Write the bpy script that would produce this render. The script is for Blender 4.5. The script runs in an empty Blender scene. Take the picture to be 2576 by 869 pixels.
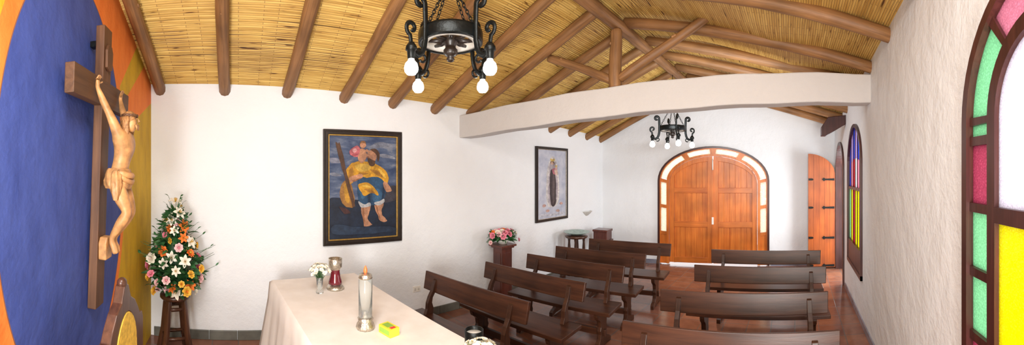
import bpy, bmesh, math, random
from mathutils import Vector, Matrix, noise
random.seed(11)
sc=bpy.context.scene
COL=sc.collection
PI=math.pi

# ------------------------------------------------------------------ helpers
def T(x,y,z): return Matrix.Translation((x,y,z))
def R(a,ax): return Matrix.Rotation(a,4,ax)
class MB:
    def __init__(s): s.v=[];s.f=[];s.mi=[];s.sm=[]
    def add(s,vs,fs,m=0,smooth=False,M=None):
        b=len(s.v)
        for p in vs:
            p=Vector(p)
            if M is not None: p=M@p
            s.v.append(tuple(p))
        for f in fs:
            s.f.append([b+i for i in f]); s.mi.append(m); s.sm.append(smooth)
        return s
    def box(s,lo,hi,m=0,M=None):
        v=[(x,y,z) for x in (lo[0],hi[0]) for y in (lo[1],hi[1]) for z in (lo[2],hi[2])]
        return s.add(v,[(0,1,3,2),(4,6,7,5),(0,4,5,1),(2,3,7,6),(0,2,6,4),(1,5,7,3)],m,False,M)
    def prism(s,poly,d0,d1,m=0,M=None,smooth=False):
        n=len(poly)
        v=[(p[0],p[1],d0) for p in poly]+[(p[0],p[1],d1) for p in poly]
        f=[tuple(range(n))[::-1],tuple(range(n,2*n))]
        s.add(v,f,m,False,M)
        v2=v; fs=[(i,(i+1)%n,n+(i+1)%n,n+i) for i in range(n)]
        return s.add(v2,fs,m,smooth,M)
    def strip(s,A,B,d0,d1,m=0,M=None):
        n=len(A)
        v=[(p[0],p[1],d0) for p in A]+[(p[0],p[1],d0) for p in B]+[(p[0],p[1],d1) for p in A]+[(p[0],p[1],d1) for p in B]
        f=[]
        for i in range(n-1):
            f.append((i,i+1,n+i+1,n+i)); f.append((2*n+i,3*n+i,3*n+i+1,2*n+i+1))
            f.append((i,2*n+i,2*n+i+1,i+1)); f.append((n+i,n+i+1,3*n+i+1,3*n+i))
        f.append((0,n,3*n,2*n)); f.append((n-1,2*n+n-1,4*n-1,2*n-1))
        return s.add(v,f,m,False,M)
    def tube(s,pts,r,n=8,m=0,closed=False,M=None,jit=0,flat=1.0):
        P=[Vector(p) for p in pts]; k=len(P)
        rs=r if isinstance(r,(list,tuple)) else [r]*k
        tan=[]
        for i in range(k):
            if closed: t=P[(i+1)%k]-P[i-1]
            else: t=P[min(i+1,k-1)]-P[max(i-1,0)]
            tan.append(t.normalized() if t.length>1e-9 else Vector((0,0,1)))
        up=Vector((0,0,1))
        if abs(tan[0].dot(up))>.95: up=Vector((1,0,0))
        nrm=(up-tan[0]*up.dot(tan[0])).normalized()
        v=[]
        for i in range(k):
            if i>0:
                q=tan[i-1].rotation_difference(tan[i]); nrm=q@nrm
                nrm=(nrm-tan[i]*nrm.dot(tan[i])).normalized()
            b=tan[i].cross(nrm)
            for j in range(n):
                a=2*PI*j/n
                rr=rs[i]*(1+(random.uniform(-jit,jit) if jit else 0))
                v.append(P[i]+nrm*math.cos(a)*rr*flat+b*math.sin(a)*rr)
        f=[]
        for i in range(k if closed else k-1):
            for j in range(n):
                a=i*n+j; b2=i*n+(j+1)%n; c=((i+1)%k)*n+(j+1)%n; d=((i+1)%k)*n+j
                f.append((a,b2,c,d))
        s.add(v,f,m,True,M)
        if not closed:
            s.add(v[:n],[tuple(range(n))[::-1]],m,False,M); s.add(v[-n:],[tuple(range(n))],m,False,M)
        return s
    def lathe(s,prof,n=20,m=0,M=None,wob=None):
        v=[]
        for (r,z) in prof:
            for j in range(n):
                a=2*PI*j/n; rr=max(r,1e-4)
                if wob: rr*=1+wob(a,z)
                v.append((rr*math.cos(a),rr*math.sin(a),z))
        f=[(i*n+j,i*n+(j+1)%n,(i+1)*n+(j+1)%n,(i+1)*n+j) for i in range(len(prof)-1) for j in range(n)]
        return s.add(v,f,m,True,M)
    def sphere(s,c,r,m=0,seg=12,rings=8,M=None):
        if not isinstance(r,(tuple,list)): r=(r,r,r)
        pr=[(math.sin(PI*i/rings),-math.cos(PI*i/rings)) for i in range(rings+1)]
        MM=T(*c)@Matrix.Diagonal((r[0],r[1],r[2],1))
        if M is not None: MM=M@MM
        return s.lathe(pr,seg,m,MM)
    def obj(s,name,mats,parent=None,loc=None,rot=None,bevel=0,**props):
        me=bpy.data.meshes.new(name)
        me.from_pydata(s.v,[],s.f)
        me.polygons.foreach_set('material_index',s.mi); me.polygons.foreach_set('use_smooth',s.sm)
        for mm in (mats if isinstance(mats,(list,tuple)) else [mats]): me.materials.append(mm)
        bm=bmesh.new(); bm.from_mesh(me)
        bmesh.ops.remove_doubles(bm,verts=bm.verts,dist=1e-5)
        bmesh.ops.recalc_face_normals(bm,faces=bm.faces); bm.to_mesh(me); bm.free()
        o=bpy.data.objects.new(name,me); COL.objects.link(o)
        if parent: o.parent=parent
        if loc: o.location=loc
        if rot: o.rotation_euler=rot
        if bevel:
            b=o.modifiers.new('bevel','BEVEL'); b.width=bevel; b.segments=2; b.limit_method='ANGLE'; b.angle_limit=.7
        for k,v in props.items(): o[k]=v
        return o
def empty(name,loc=(0,0,0),rot=(0,0,0),**props):
    o=bpy.data.objects.new(name,None); COL.objects.link(o); o.location=loc; o.rotation_euler=rot; o.empty_display_size=.1
    for k,v in props.items(): o[k]=v
    return o
def copy_tree(o,loc,rot=None,**props):
    def cp(x,par):
        c=x.copy(); COL.objects.link(c)
        if par: c.parent=par; c.matrix_parent_inverse=x.matrix_parent_inverse.copy()
        for ch in x.children: cp(ch,c)
        return c
    c=cp(o,None); c.location=loc
    if rot is not None: c.rotation_euler=rot
    for k,v in props.items(): c[k]=v
    return c

# ------------------------------------------------------------------ materials
def newmat(name,base=(.8,.8,.8),rough=.6,metal=0,spec=None,emit=None,es=0):
    m=bpy.data.materials.new(name); m.use_nodes=True; nt=m.node_tree; b=nt.nodes['Principled BSDF']
    b.inputs['Base Color'].default_value=(*base,1); b.inputs['Roughness'].default_value=rough; b.inputs['Metallic'].default_value=metal
    if spec is not None: b.inputs['Specular IOR Level'].default_value=spec
    if emit: b.inputs['Emission Color'].default_value=(*emit,1); b.inputs['Emission Strength'].default_value=es
    return m,nt,b
def nd(nt,t,**kw):
    n=nt.nodes.new(t)
    for k,v in kw.items(): setattr(n,k,v)
    return n
def coords(nt,scale=(1,1,1),kind='Object'):
    tc=nd(nt,'ShaderNodeTexCoord'); mp=nd(nt,'ShaderNodeMapping'); mp.inputs['Scale'].default_value=scale
    nt.links.new(tc.outputs[kind],mp.inputs['Vector']); return mp.outputs['Vector']
def noisen(nt,vec,scale,detail=4,rough=.55,dist=0):
    n=nd(nt,'ShaderNodeTexNoise'); n.inputs['Scale'].default_value=scale; n.inputs['Detail'].default_value=detail
    n.inputs['Roughness'].default_value=rough; n.inputs['Distortion'].default_value=dist
    nt.links.new(vec,n.inputs['Vector']); return n.outputs['Fac']
def ramp(nt,fac,stops):
    r=nd(nt,'ShaderNodeValToRGB'); e=r.color_ramp.elements
    while len(e)<len(stops): e.new(.5)
    for el,(p,c) in zip(e,stops): el.position=p; el.color=(*c,1)
    nt.links.new(fac,r.inputs['Fac']); return r.outputs['Color']
def bump(nt,b,h,strength=.3,dist=.01,prev=None):
    n=nd(nt,'ShaderNodeBump'); n.inputs['Strength'].default_value=strength; n.inputs['Distance'].default_value=dist
    nt.links.new(h,n.inputs['Height'])
    if prev: nt.links.new(prev,n.inputs['Normal'])
    nt.links.new(n.outputs['Normal'],b.inputs['Normal']); return n.outputs['Normal']
def mixc(nt,fac,a,b_,mode='MIX'):
    n=nd(nt,'ShaderNodeMix',data_type='RGBA',blend_type=mode)
    if isinstance(fac,(int,float)): n.inputs[0].default_value=fac
    else: nt.links.new(fac,n.inputs[0])
    for i,x in ((6,a),(7,b_)):
        if isinstance(x,tuple): n.inputs[i].default_value=(*x,1)
        else: nt.links.new(x,n.inputs[i])
    return n.outputs[2]
def mth(nt,op,a,b_=None,c=None):
    n=nd(nt,'ShaderNodeMath',operation=op)
    for i,x in enumerate((a,b_,c)):
        if x is None: continue
        if isinstance(x,(int,float)): n.inputs[i].default_value=x
        else: nt.links.new(x,n.inputs[i])
    return n.outputs[0]
def simple(name,base,rough=.6,metal=0,var=.12,scale=12,b=0,spec=None):
    m,nt,bs=newmat(name,base,rough,metal,spec)
    v=coords(nt); f=noisen(nt,v,scale)
    lo=tuple(c*(1-var) for c in base); hi=tuple(min(1,c*(1+var)) for c in base)
    nt.links.new(ramp(nt,f,[(.3,lo),(.7,hi)]),bs.inputs['Base Color'])
    if b: bump(nt,bs,f,b,.01)
    return m
def wood(name,c1,c2,rough=.45,axis='X',bs_=.25,fine=1.0,coat=0,spec=None):
    m,nt,b=newmat(name,c1,rough,0,spec)
    s={'X':(.6,9,9),'Y':(9,.6,9),'Z':(9,9,.6)}[axis]
    v=coords(nt,tuple(k*fine for k in s)); f=noisen(nt,v,3.0,6,.6,.6)
    v2=coords(nt); g=noisen(nt,v2,2.2,2)
    c=ramp(nt,f,[(.25,c1),(.5,tuple((a+d)/2 for a,d in zip(c1,c2))),(.75,c2)])
    dk=ramp(nt,g,[(.3,(.6,.6,.6)),(.7,(1,1,1))])
    nt.links.new(mixc(nt,1.0,c,dk,'MULTIPLY'),b.inputs['Base Color'])
    bump(nt,b,f,bs_,.004)
    if coat: b.inputs['Coat Weight'].default_value=coat; b.inputs['Coat Roughness'].default_value=.2
    return m
def stucco(name,base,var=.05):
    m,nt,b=newmat(name,base,.85)
    v=coords(nt); f=noisen(nt,v,3.5,6,.6); g=noisen(nt,v,1.2,2); h=noisen(nt,v,45,3)
    nt.links.new(ramp(nt,g,[(.3,tuple(c*(1-var) for c in base)),(.7,base)]),b.inputs['Base Color'])
    n1=bump(nt,b,f,.6,.035); bump(nt,b,h,.25,.006,n1)
    return m
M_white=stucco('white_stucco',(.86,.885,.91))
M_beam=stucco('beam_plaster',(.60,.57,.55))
M_log=wood('peeled_log',(.17,.072,.024),(.45,.225,.085),.55,'X',.5)
M_pew=wood('pew_dark_wood',(.030,.010,.006),(.110,.038,.017),.36,'X',.25,spec=.36)
M_pewz=wood('pew_dark_wood_upright',(.030,.010,.006),(.110,.040,.018),.36,'Z',.25,spec=.36)
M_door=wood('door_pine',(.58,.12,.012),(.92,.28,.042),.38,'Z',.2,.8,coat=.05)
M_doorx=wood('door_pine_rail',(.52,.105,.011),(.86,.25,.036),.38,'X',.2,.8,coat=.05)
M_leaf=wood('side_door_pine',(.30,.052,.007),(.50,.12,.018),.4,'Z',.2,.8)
M_frame=wood('window_dark_wood',(.035,.009,.008),(.095,.027,.020),.35,'Z',.2)
M_cross=wood('cross_wood',(.09,.034,.014),(.20,.088,.036),.6,'Z',.5)
M_crossx=wood('cross_wood_arm',(.075,.030,.012),(.17,.075,.030),.6,'X',.5)
M_carve=simple('carved_pale_wood',(.48,.24,.09),.45,var=.4,scale=14,b=.35)
M_hair=simple('carved_hair_wood',(.36,.17,.06),.5,var=.4,scale=60,b=.6)
M_stand=wood('stand_wood',(.045,.016,.009),(.14,.055,.028),.35,'Z',.25,coat=.15)
M_red=wood('pedestal_red_wood',(.08,.018,.012),(.21,.055,.033),.3,'Z',.2,coat=.3)
M_iron=simple('wrought_iron',(.012,.014,.014),.38,.7,.3,30,.3)
M_green=simple('leaf_green',(.03,.12,.035),.5,var=.5,scale=9)
M_stem=simple('stem_green',(.06,.16,.05),.5)
M_brass=simple('silver_filigree',(.55,.50,.42),.3,.9,.3,60,.5)
M_gold=simple('gold_trim',(.55,.33,.08),.35,.6,.2,30)
M_blackw=simple('black_frame_wood',(.02,.013,.010),.35,0,.3,20)
M_basebd=simple('skirting_tile',(.12,.12,.10),.35,0,.35,5)
M_basebd2=simple('skirting_tile_blue',(.22,.22,.27),.25,0,.3,5)
M_burg=simple('burgundy_glass',(.13,.01,.02),.12,0,.2,8,spec=.8)
M_candle=simple('wax_white',(.85,.83,.78),.4,0,.04,8)
M_cer=simple('pale_stone',(.62,.60,.55),.5,0,.12,25,.2)
M_basin=simple('green_glazed_basin',(.30,.42,.38),.25,0,.2,20)
M_glass,nt,b=newmat('clear_glass',(.93,.97,.97),.05); b.inputs['Transmission Weight'].default_value=.92; b.inputs['IOR'].default_value=1.2
M_uph=simple('yellow_upholstery',(.66,.42,.05),.7,0,.25,40,.3)
def em(name,c,s):
    m,nt,b=newmat(name,c,.4,emit=c,es=s); return m
M_bulb=em('bulb_glow',(1,.97,.9),16)
M_flame=simple('orange_tip',(.85,.18,.05),.4)

# cane ceiling
M_cane,nt,b=newmat('cane_matting',(.6,.4,.12),.6)
tc=nd(nt,'ShaderNodeTexCoord'); sx=nd(nt,'ShaderNodeSeparateXYZ'); nt.links.new(tc.outputs['Object'],sx.inputs[0])
wv=coords(nt,(.8,.8,1)); wob=noisen(nt,wv,1.5,1)
xx=mth(nt,'ADD',sx.outputs[0],mth(nt,'MULTIPLY',wob,.035))
cb=nd(nt,'ShaderNodeCombineXYZ'); nt.links.new(sx.outputs[1],cb.inputs[0]); nt.links.new(xx,cb.inputs[1])
br=nd(nt,'ShaderNodeTexBrick'); nt.links.new(cb.outputs[0],br.inputs['Vector'])
br.offset=.37; br.inputs['Scale'].default_value=1; br.inputs['Brick Width'].default_value=.36; br.inputs['Row Height'].default_value=.022
br.inputs['Mortar Size'].default_value=.0022; br.inputs['Mortar Smooth'].default_value=.25; br.inputs['Bias'].default_value=0
br.inputs['Color1'].default_value=(.86,.60,.18,1); br.inputs['Color2'].default_value=(.68,.43,.11,1); br.inputs['Mortar'].default_value=(.24,.13,.045,1)
cb2=nd(nt,'ShaderNodeCombineXYZ'); nt.links.new(mth(nt,'MULTIPLY',xx,45),cb2.inputs[0]); nt.links.new(mth(nt,'MULTIPLY',sx.outputs[1],3.4),cb2.inputs[1])
st=noisen(nt,cb2.outputs[0],1.0,2,.5)
gap=ramp(nt,st,[(.28,(.16,.09,.04)),(.34,(.82,.76,.68)),(.6,(1.0,1.0,1.0))])
c1=mixc(nt,1.0,br.outputs['Color'],gap,'MULTIPLY')
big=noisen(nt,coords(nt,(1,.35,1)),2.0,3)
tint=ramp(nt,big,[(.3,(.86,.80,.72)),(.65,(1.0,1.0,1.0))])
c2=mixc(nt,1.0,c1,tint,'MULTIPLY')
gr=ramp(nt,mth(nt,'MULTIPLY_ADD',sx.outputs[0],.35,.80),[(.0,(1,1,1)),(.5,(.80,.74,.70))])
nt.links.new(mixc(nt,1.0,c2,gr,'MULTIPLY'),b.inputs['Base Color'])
bump(nt,b,st,.3,.01)

# floor tiles
M_floor,nt,b=newmat('terracotta_tiles',(.4,.15,.07),.16)
fv=coords(nt); br=nd(nt,'ShaderNodeTexBrick'); nt.links.new(fv,br.inputs['Vector'])
br.offset=0; br.inputs['Scale'].default_value=1; br.inputs['Brick Width'].default_value=.30; br.inputs['Row Height'].default_value=.30
br.inputs['Mortar Size'].default_value=.006; br.inputs['Mortar Smooth'].default_value=.2
br.inputs['Color1'].default_value=(.27,.12,.07,1); br.inputs['Color2'].default_value=(.18,.075,.05,1); br.inputs['Mortar'].default_value=(.13,.11,.10,1)
nf=noisen(nt,fv,5,4); tt=ramp(nt,nf,[(.3,(.75,.7,.7)),(.7,(1.2,1.15,1.1))])
nt.links.new(mixc(nt,1.0,br.outputs['Color'],tt,'MULTIPLY'),b.inputs['Base Color'])
bump(nt,b,mth(nt,'SUBTRACT',noisen(nt,fv,3,2),mth(nt,'MULTIPLY',br.outputs['Fac'],.6)),.15,.01)

# tablecloth
M_cloth,nt,b=newmat('ivory_tablecloth',(.80,.70,.62),.8)
f=noisen(nt,coords(nt,(1,1,.3)),6,3); nt.links.new(ramp(nt,f,[(.3,(.74,.675,.62)),(.7,(.82,.765,.72))]),b.inputs['Base Color'])
w=nd(nt,'ShaderNodeTexWave'); w.inputs['Scale'].default_value=60; bump(nt,b,w.outputs['Fac'],.08,.002)

# stained glass
def sglass(name,c,scale=45):
    m=bpy.data.materials.new(name); m.use_nodes=True; nt=m.node_tree; nt.nodes.clear()
    out=nd(nt,'ShaderNodeOutputMaterial'); tr=nd(nt,'ShaderNodeBsdfTranslucent'); gl=nd(nt,'ShaderNodeBsdfGlossy'); mx=nd(nt,'ShaderNodeMixShader')
    mx.inputs[0].default_value=.06; gl.inputs['Roughness'].default_value=.15
    v=coords(nt); vo=nd(nt,'ShaderNodeTexVoronoi'); vo.inputs['Scale'].default_value=scale; vo.feature='DISTANCE_TO_EDGE'; nt.links.new(v,vo.inputs['Vector'])
    n1=noisen(nt,v,scale*1.2,3)
    k=ramp(nt,mth(nt,'ADD',mth(nt,'MULTIPLY',vo.outputs['Distance'],1.0),mth(nt,'MULTIPLY',n1,.7)),[(.2,tuple(x*.72 for x in c)),(.5,c),(.85,tuple(min(1,x*1.1+.1) for x in c))])
    nt.links.new(k,tr.inputs['Color'])
    bp=nd(nt,'ShaderNodeBump'); bp.inputs['Strength'].default_value=.5; bp.inputs['Distance'].default_value=.01; nt.links.new(vo.outputs['Distance'],bp.inputs['Height']); nt.links.new(bp.outputs['Normal'],gl.inputs['Normal'])
    nt.links.new(tr.outputs[0],mx.inputs[1]); nt.links.new(gl.outputs[0],mx.inputs[2]); nt.links.new(mx.outputs[0],out.inputs['Surface'])
    return m
G_green=sglass('green_glass',(.46,.78,.52),70); G_red=sglass('rose_glass',(.62,.19,.28),70); G_pink=sglass('pale_pink_glass',(.82,.42,.50),70)
G_yel=sglass('yellow_glass',(.88,.78,.004),70); G_white=sglass('frosted_white_glass',(.86,.79,.84),70); G_blue=sglass('blue_glass',(.10,.16,.60)); G_cream=sglass('cream_glass',(.98,.95,.80))
G_lav=sglass('lavender_glass',(.58,.46,.70)); G_crim=sglass('crimson_glass',(.60,.05,.10))

# altar wall painting
M_altar,nt,b=newmat('altar_wall_paint',(.5,.4,.05),.75)
tc=nd(nt,'ShaderNodeTexCoord'); sp=nd(nt,'ShaderNodeSeparateXYZ'); nt.links.new(tc.outputs['Object'],sp.inputs[0])
X=sp.outputs[0]; Z=sp.outputs[2]
def ell(cx,cz,a,b_):
    u=mth(nt,'DIVIDE',mth(nt,'SUBTRACT',X,cx),a); w=mth(nt,'DIVIDE',mth(nt,'SUBTRACT',Z,cz),b_)
    return mth(nt,'SQRT',mth(nt,'ADD',mth(nt,'MULTIPLY',u,u),mth(nt,'MULTIPLY',w,w)))
rb=ell(-2.16,1.89,.90,1.38); ro=ell(-2.15,1.91,.99,1.50)
blue=mth(nt,'LESS_THAN',rb,1.0); org=mth(nt,'LESS_THAN',ro,1.0)
edge=mth(nt,'LESS_THAN',mth(nt,'ABSOLUTE',mth(nt,'SUBTRACT',rb,1.0)),.004)
ang=mth(nt,'ARCTAN2',mth(nt,'SUBTRACT',Z,1.9),mth(nt,'SUBTRACT',X,-2.16))
def sector(a0,a1):
    return mth(nt,'MULTIPLY',mth(nt,'GREATER_THAN',ang,a0),mth(nt,'LESS_THAN',ang,a1))
ray=mth(nt,'ADD',mth(nt,'ADD',sector(1.5,2.36),sector(2.50,2.72)),sector(-1.2,-.2))
org2=mth(nt,'MINIMUM',mth(nt,'ADD',org,ray),1.0)
v=coords(nt,(3,3,.9)); br1=noisen(nt,v,2.2,5,.6)
yel=ramp(nt,br1,[(.3,(.50,.30,.012)),(.7,(.70,.44,.015))])
ora=ramp(nt,br1,[(.3,(.78,.18,.02)),(.7,(.92,.27,.045))])
blu=ramp(nt,br1,[(.3,(.035,.065,.29)),(.7,(.06,.10,.38))])
cc=mixc(nt,org2,yel,ora); cc=mixc(nt,blue,cc,blu); cc=mixc(nt,edge,cc,(.25,.10,.06))
nt.links.new(cc,b.inputs['Base Color'])
bump(nt,b,noisen(nt,coords(nt),4,6,.6),.5,.03)

# ------------------------------------------------------------------ room dimensions
XL=-4.127; XR=.854; YA=-1.04; XRG=-1.95
def yfar(x): return 6.84+.1446*(x-XL)
def zl(y): return 2.976-.033*y
def zr(y): return 3.32-.087*(y-2.8)
def zg(y): return 3.87-.015*y
def zc(x,y):
    if x<=XRG: t=(x-XL)/(XRG-XL); return zl(y)*(1-t)+zg(y)*t
    t=(x-XRG)/(XR-XRG); return zg(y)*(1-t)+zr(y)*t
def frange(a,b_,n): return [a+(b_-a)*i/n for i in range(n+1)]
def wall(name,P,zones,mat,thick=.25,**pr):
    mb=MB()
    for (s0,s1,n,ivs) in zones:
        ss=frange(s0,s1,n)
        for lo,hi in ivs:
            for a,b_ in zip(ss[:-1],ss[1:]):
                q=[P(a,0,lo(a)),P(b_,0,lo(b_)),P(b_,0,hi(b_)),P(a,0,hi(a)),P(a,thick,lo(a)),P(b_,thick,lo(b_)),P(b_,thick,hi(b_)),P(a,thick,hi(a))]
                fs=[(0,1,2,3),(4,7,6,5),(0,4,5,1),(3,2,6,7)]
                if a==ss[0]: fs.append((0,3,7,4))
                if b_==ss[-1]: fs.append((1,5,6,2))
                mb.add(q,fs)
    return mb.obj(name,mat,kind='structure',**pr)
Z0=lambda s:-.1
def archf(c,hw,zs,rise): return lambda s: zs+rise*math.sqrt(max(0,1-((s-c)/hw)**2))
wall('wall_left',lambda s,d,z:(XL-d,s,z),[(-1.4,8.0,40,[(Z0,lambda s:zc(XL,s)+.05)])],M_white)
wall('wall_altar',lambda s,d,z:(s,YA-d,z),[(XL-.2,XRG,12,[(Z0,lambda s:zc(s,YA)+.05)]),(XRG,XR+.25,12,[(Z0,lambda s:zc(s,YA)+.05)])],M_altar)
topR=lambda s:zc(XR,s)+.05
W1=(1.02,.60,.57,2.20,.62); W2=(4.99,.58,.57,2.06,.58); DR=(6.62,.56,0,2.0,.52)
def opening(c,hw,sill,zs,rise): return (c-hw,c+hw,24,[(Z0,lambda s:sill),(archf(c,hw,zs,rise),topR)] if sill>0 else [(archf(c,hw,zs,rise),topR)])
wall('wall_right',lambda s,d,z:(XR+d,s,z),[(-1.3,W1[0]-W1[1],6,[(Z0,topR)]),opening(*W1),(W1[0]+W1[1],W2[0]-W2[1],10,[(Z0,topR)]),opening(*W2),
  (W2[0]+W2[1],DR[0]-DR[1],3,[(Z0,topR)]),opening(*DR),(DR[0]+DR[1],8.0,4,[(Z0,topR)])],M_white)
nx=math.sqrt(1+.1446**2)
FC=-1.697; FH=1.175/nx
farP=lambda s,d,z:(s-d*.1446/nx,yfar(s)+d/nx,z)
topF=lambda s:zc(s,yfar(s))+.05
wall('wall_far',farP,[(XL-.2,FC-FH,8,[(Z0,topF)]),(FC-FH,FC+FH,32,[(archf(FC,FH,1.76,.72),topF)]),(FC+FH,XR+.2,8,[(Z0,topF)])],M_white,.14)
mb=MB(); mb.box((-4.6,-1.5,-.12),(2.6,9.5,0)); mb.obj('floor',M_floor,kind='structure')

# ceiling : corrugated cane
mb=MB()
ys=frange(-1.3,8.1,14)
def cane_side(x0,x1):
    n=int(abs(x1-x0)/.022)
    for i in range(n):
        a=x0+(x1-x0)*i/n; w=(x1-x0)/n; dz=random.uniform(-.003,.003)
        prof=[(0,.008),(.18,.002),(.5,-.003),(.82,.002),(1,.008)]
        vs=[]
        for y in ys:
            jz=dz+random.uniform(-.0015,.0015)
            for t,h in prof:
                x=a+w*t; vs.append((x,y,zc(min(max(x,XL),XR),y)+h+jz+ (0 if XL<=x<=XR else (-.32*(XL-x) if x<XL else -.2*(x-XR)))))
        k=len(prof); fs=[(r*k+j,r*k+j+1,(r+1)*k+j+1,(r+1)*k+j) for r in range(len(ys)-1) for j in range(k-1)]
        mb.add(vs,fs,0,True)
cane_side(XL-.25,XRG); cane_side(XRG,XR+.3)
def flat(x0,x1):
    vs=[(x,y,zc(min(max(x,XL),XR),y)+.06+(0 if XL<=x<=XR else -.05)) for y in (-1.35,8.15) for x in (x0,x1)]
    mb.add(vs,[(0,1,3,2)])
flat(XL-.3,XRG); flat(XRG,XR+.35)
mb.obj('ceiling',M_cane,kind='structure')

# rafters ------------------------------------------------------------
def log(name,p0,p1,r,label,group,seed,n=10,seg=14,mat=None):
    random.seed(seed)
    p0=Vector(p0);p1=Vector(p1);d=(p1-p0); L=d.length
    pts=[];rs=[]
    ph=random.uniform(0,6); am=random.uniform(.006,.016)
    for i in range(seg+1):
        t=i/seg; w=math.sin(t*PI*1.6+ph)*am-math.sin(ph)*am*(1-t)
        pts.append((t*L,w,math.sin(t*5+ph*2)*.004))
        rs.append(r*(1.06-.12*t)*(1+random.uniform(-.035,.035)))
    rs=[rs[0]*.8]+rs+[rs[-1]*.8]; pts=[(-.012,pts[0][1],0)]+pts+[(L+.012,pts[-1][1],0)]
    mb=MB(); mb.tube(pts,rs,n,0,jit=.02)
    for k in range(4):
        t=random.uniform(.1,.9); a=random.uniform(0,6.28)
        mb.sphere((t*L,math.cos(a)*r*.8,math.sin(a)*r*.8),(.022,.016,.016),0,8,5)
    o=mb.obj(name,mat or M_log,label=label,category='beam',group=group)
    o.location=p0; o.rotation_mode='QUATERNION'; o.rotation_quaternion=Vector((1,0,0)).rotation_difference(d.normalized())
    return o
LL='round peeled log rafter under cane ceiling above plain white wall'
for i,y in enumerate([-.93,-.16,.57,1.27,1.92,2.55,3.15,3.8,4.4,5.0,5.6,6.2,6.75]):
    r=.064; x0=XL-.02; x1=XRG-.03; y1=y+ (.10 if y>0 else .04)
    log('roof_rafter',(x0,y,zc(XL,y)-r-.015),(x1,y1,zc(x1,y1)-r-.015),r,LL,'log rafters on the picture wall side',100+i)
LR='round peeled log rafter under cane ceiling above the window wall'
for i,y in enumerate([1.6,2.4,3.15,3.93,4.55,5.15,5.75,6.35,6.95]):
    r=.066; y1=y-.22
    log('roof_rafter',(XR+.04,y,zc(XR,y)-r-.015),(XRG+.03,y1,zc(XRG,y1)-r-.03),r,LR,'log rafters on the window wall side',200+i)
log('ridge_log',(XRG,-.95,zg(-1)-.17),(XRG,7.1,zg(7)-.17),.072,'long round ridge log under the peak of cane roof','ridge logs',300,12,30)
def yb(x): return 2.97+.1927*(x-XL)
def zbt(x): return 2.77+(3.07-2.77)*(x-XL)/(XR-XL)
mb=MB(); xs=frange(XL-.02,XR+.02,24)
vs=[]
for x in xs:
    j=.006*math.sin(x*7)
    for (dy,dz) in ((0,0),(0,-.325),(.22,-.325),(.22,0)): vs.append((x,yb(x)+dy,zbt(x)+dz+j))
fs=[(i*4+k,i*4+(k+1)%4,(i+1)*4+(k+1)%4,(i+1)*4+k) for i in range(24) for k in range(4)]+[(0,1,2,3),(99,98,97,96)]
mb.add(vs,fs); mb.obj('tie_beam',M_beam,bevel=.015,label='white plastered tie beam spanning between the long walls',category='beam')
py=yb(-1.94)+.11
log('king_post',(-1.94,py,zbt(-1.94)-.005),(-1.94,py,3.55),.072,'upright round log post standing on white tie beam','truss posts',310)
log('roof_brace',(-2.0,py,zbt(-1.94)+.1),(-2.78,py-.15,3.36),.05,'slanting round log brace joining post and rafter','truss braces',311)
log('roof_brace',(-1.88,py,zbt(-1.94)+.1),(-.93,py+.15,3.60),.052,'slanting round log brace joining post and rafter','truss braces',312)
mb=MB(); mb.prism([(.02,0),(-.34,-.22),(-.42,-.22),(-.42,-.08),(-.30,.10),(.02,.14)],-.07,.07,0,R(PI/2,'X'))
mb.obj('timber_corbel',M_frame,loc=(XR,5.95,2.78),bevel=.01,label='dark timber corbel bracket sticking out of window wall',category='bracket')

# baseboards
mb=MB(); y=-1.0
while y<6.8:
    mb.box((XL,y,0),(XL+.018,min(y+.325,6.85),.11)); y+=.33
mb.obj('baseboard_left',M_basebd,bevel=.004,kind='structure')
mb=MB(); y=-1.0
while y<DR[0]-DR[1]-.15:
    mb.box((XR-.016,y,0),(XR,min(y+.325,DR[0]-DR[1]-.04),.09)); y+=.33
mb.obj('baseboard_right',M_basebd2,bevel=.004,kind='structure')
mb=MB()
for a,b_ in ((XL,FC-FH-.03),(FC+FH+.03,XR)):
    q=[farP(a,-.015,0),farP(b_,-.015,0),farP(b_,-.015,.09),farP(a,-.015,.09),farP(a,0,0),farP(b_,0,0),farP(b_,0,.09),farP(a,0,.09)]
    mb.add(q,[(0,1,2,3),(4,7,6,5),(0,4,5,1),(3,2,6,7),(0,3,7,4),(1,5,6,2)])
mb.obj('baseboard_far',M_basebd2,kind='structure')

# ------------------------------------------------------------------ arched windows and doors (2D in X,Z ; depth Y)
D2=Matrix(((1,0,0,0),(0,0,1,0),(0,1,0,0),(0,0,0,1)))
def outline(hw,zs,rise,z0,n=24,nv=8):
    p=[(-hw,z0+(zs-z0)*i/nv) for i in range(nv)]
    p+=[(-hw*math.cos(PI*i/n),zs+rise*math.sin(PI*i/n)) for i in range(n+1)]
    p+=[(hw,zs-(zs-z0)*(i+1)/nv) for i in range(nv)]
    return p
def lerp2(a,b_,t): return (a[0]+(b_[0]-a[0])*t,a[1]+(b_[1]-a[1])*t)
def at_outline(hw,zs,rise,z0,u):
    if u<=1: return (-hw,z0+(zs-z0)*u)
    if u<=2: return (-hw*math.cos(PI*(u-1)),zs+rise*math.sin(PI*(u-1)))
    return (hw,zs-(zs-z0)*(u-2))
def sub(hw,zs,rise,z0,u0,u1,n=8): return [at_outline(hw,zs,rise,z0,u0+(u1-u0)*i/n) for i in range(n+1)]
def barat(mb,o,i,u,w,d0,d1,m):
    A=[at_outline(*o,u-w),at_outline(*o,u+w)]; B=[at_outline(*i,u-w),at_outline(*i,u+w)]
    mb.strip(A,B,d0,d1,m,D2)

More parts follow.
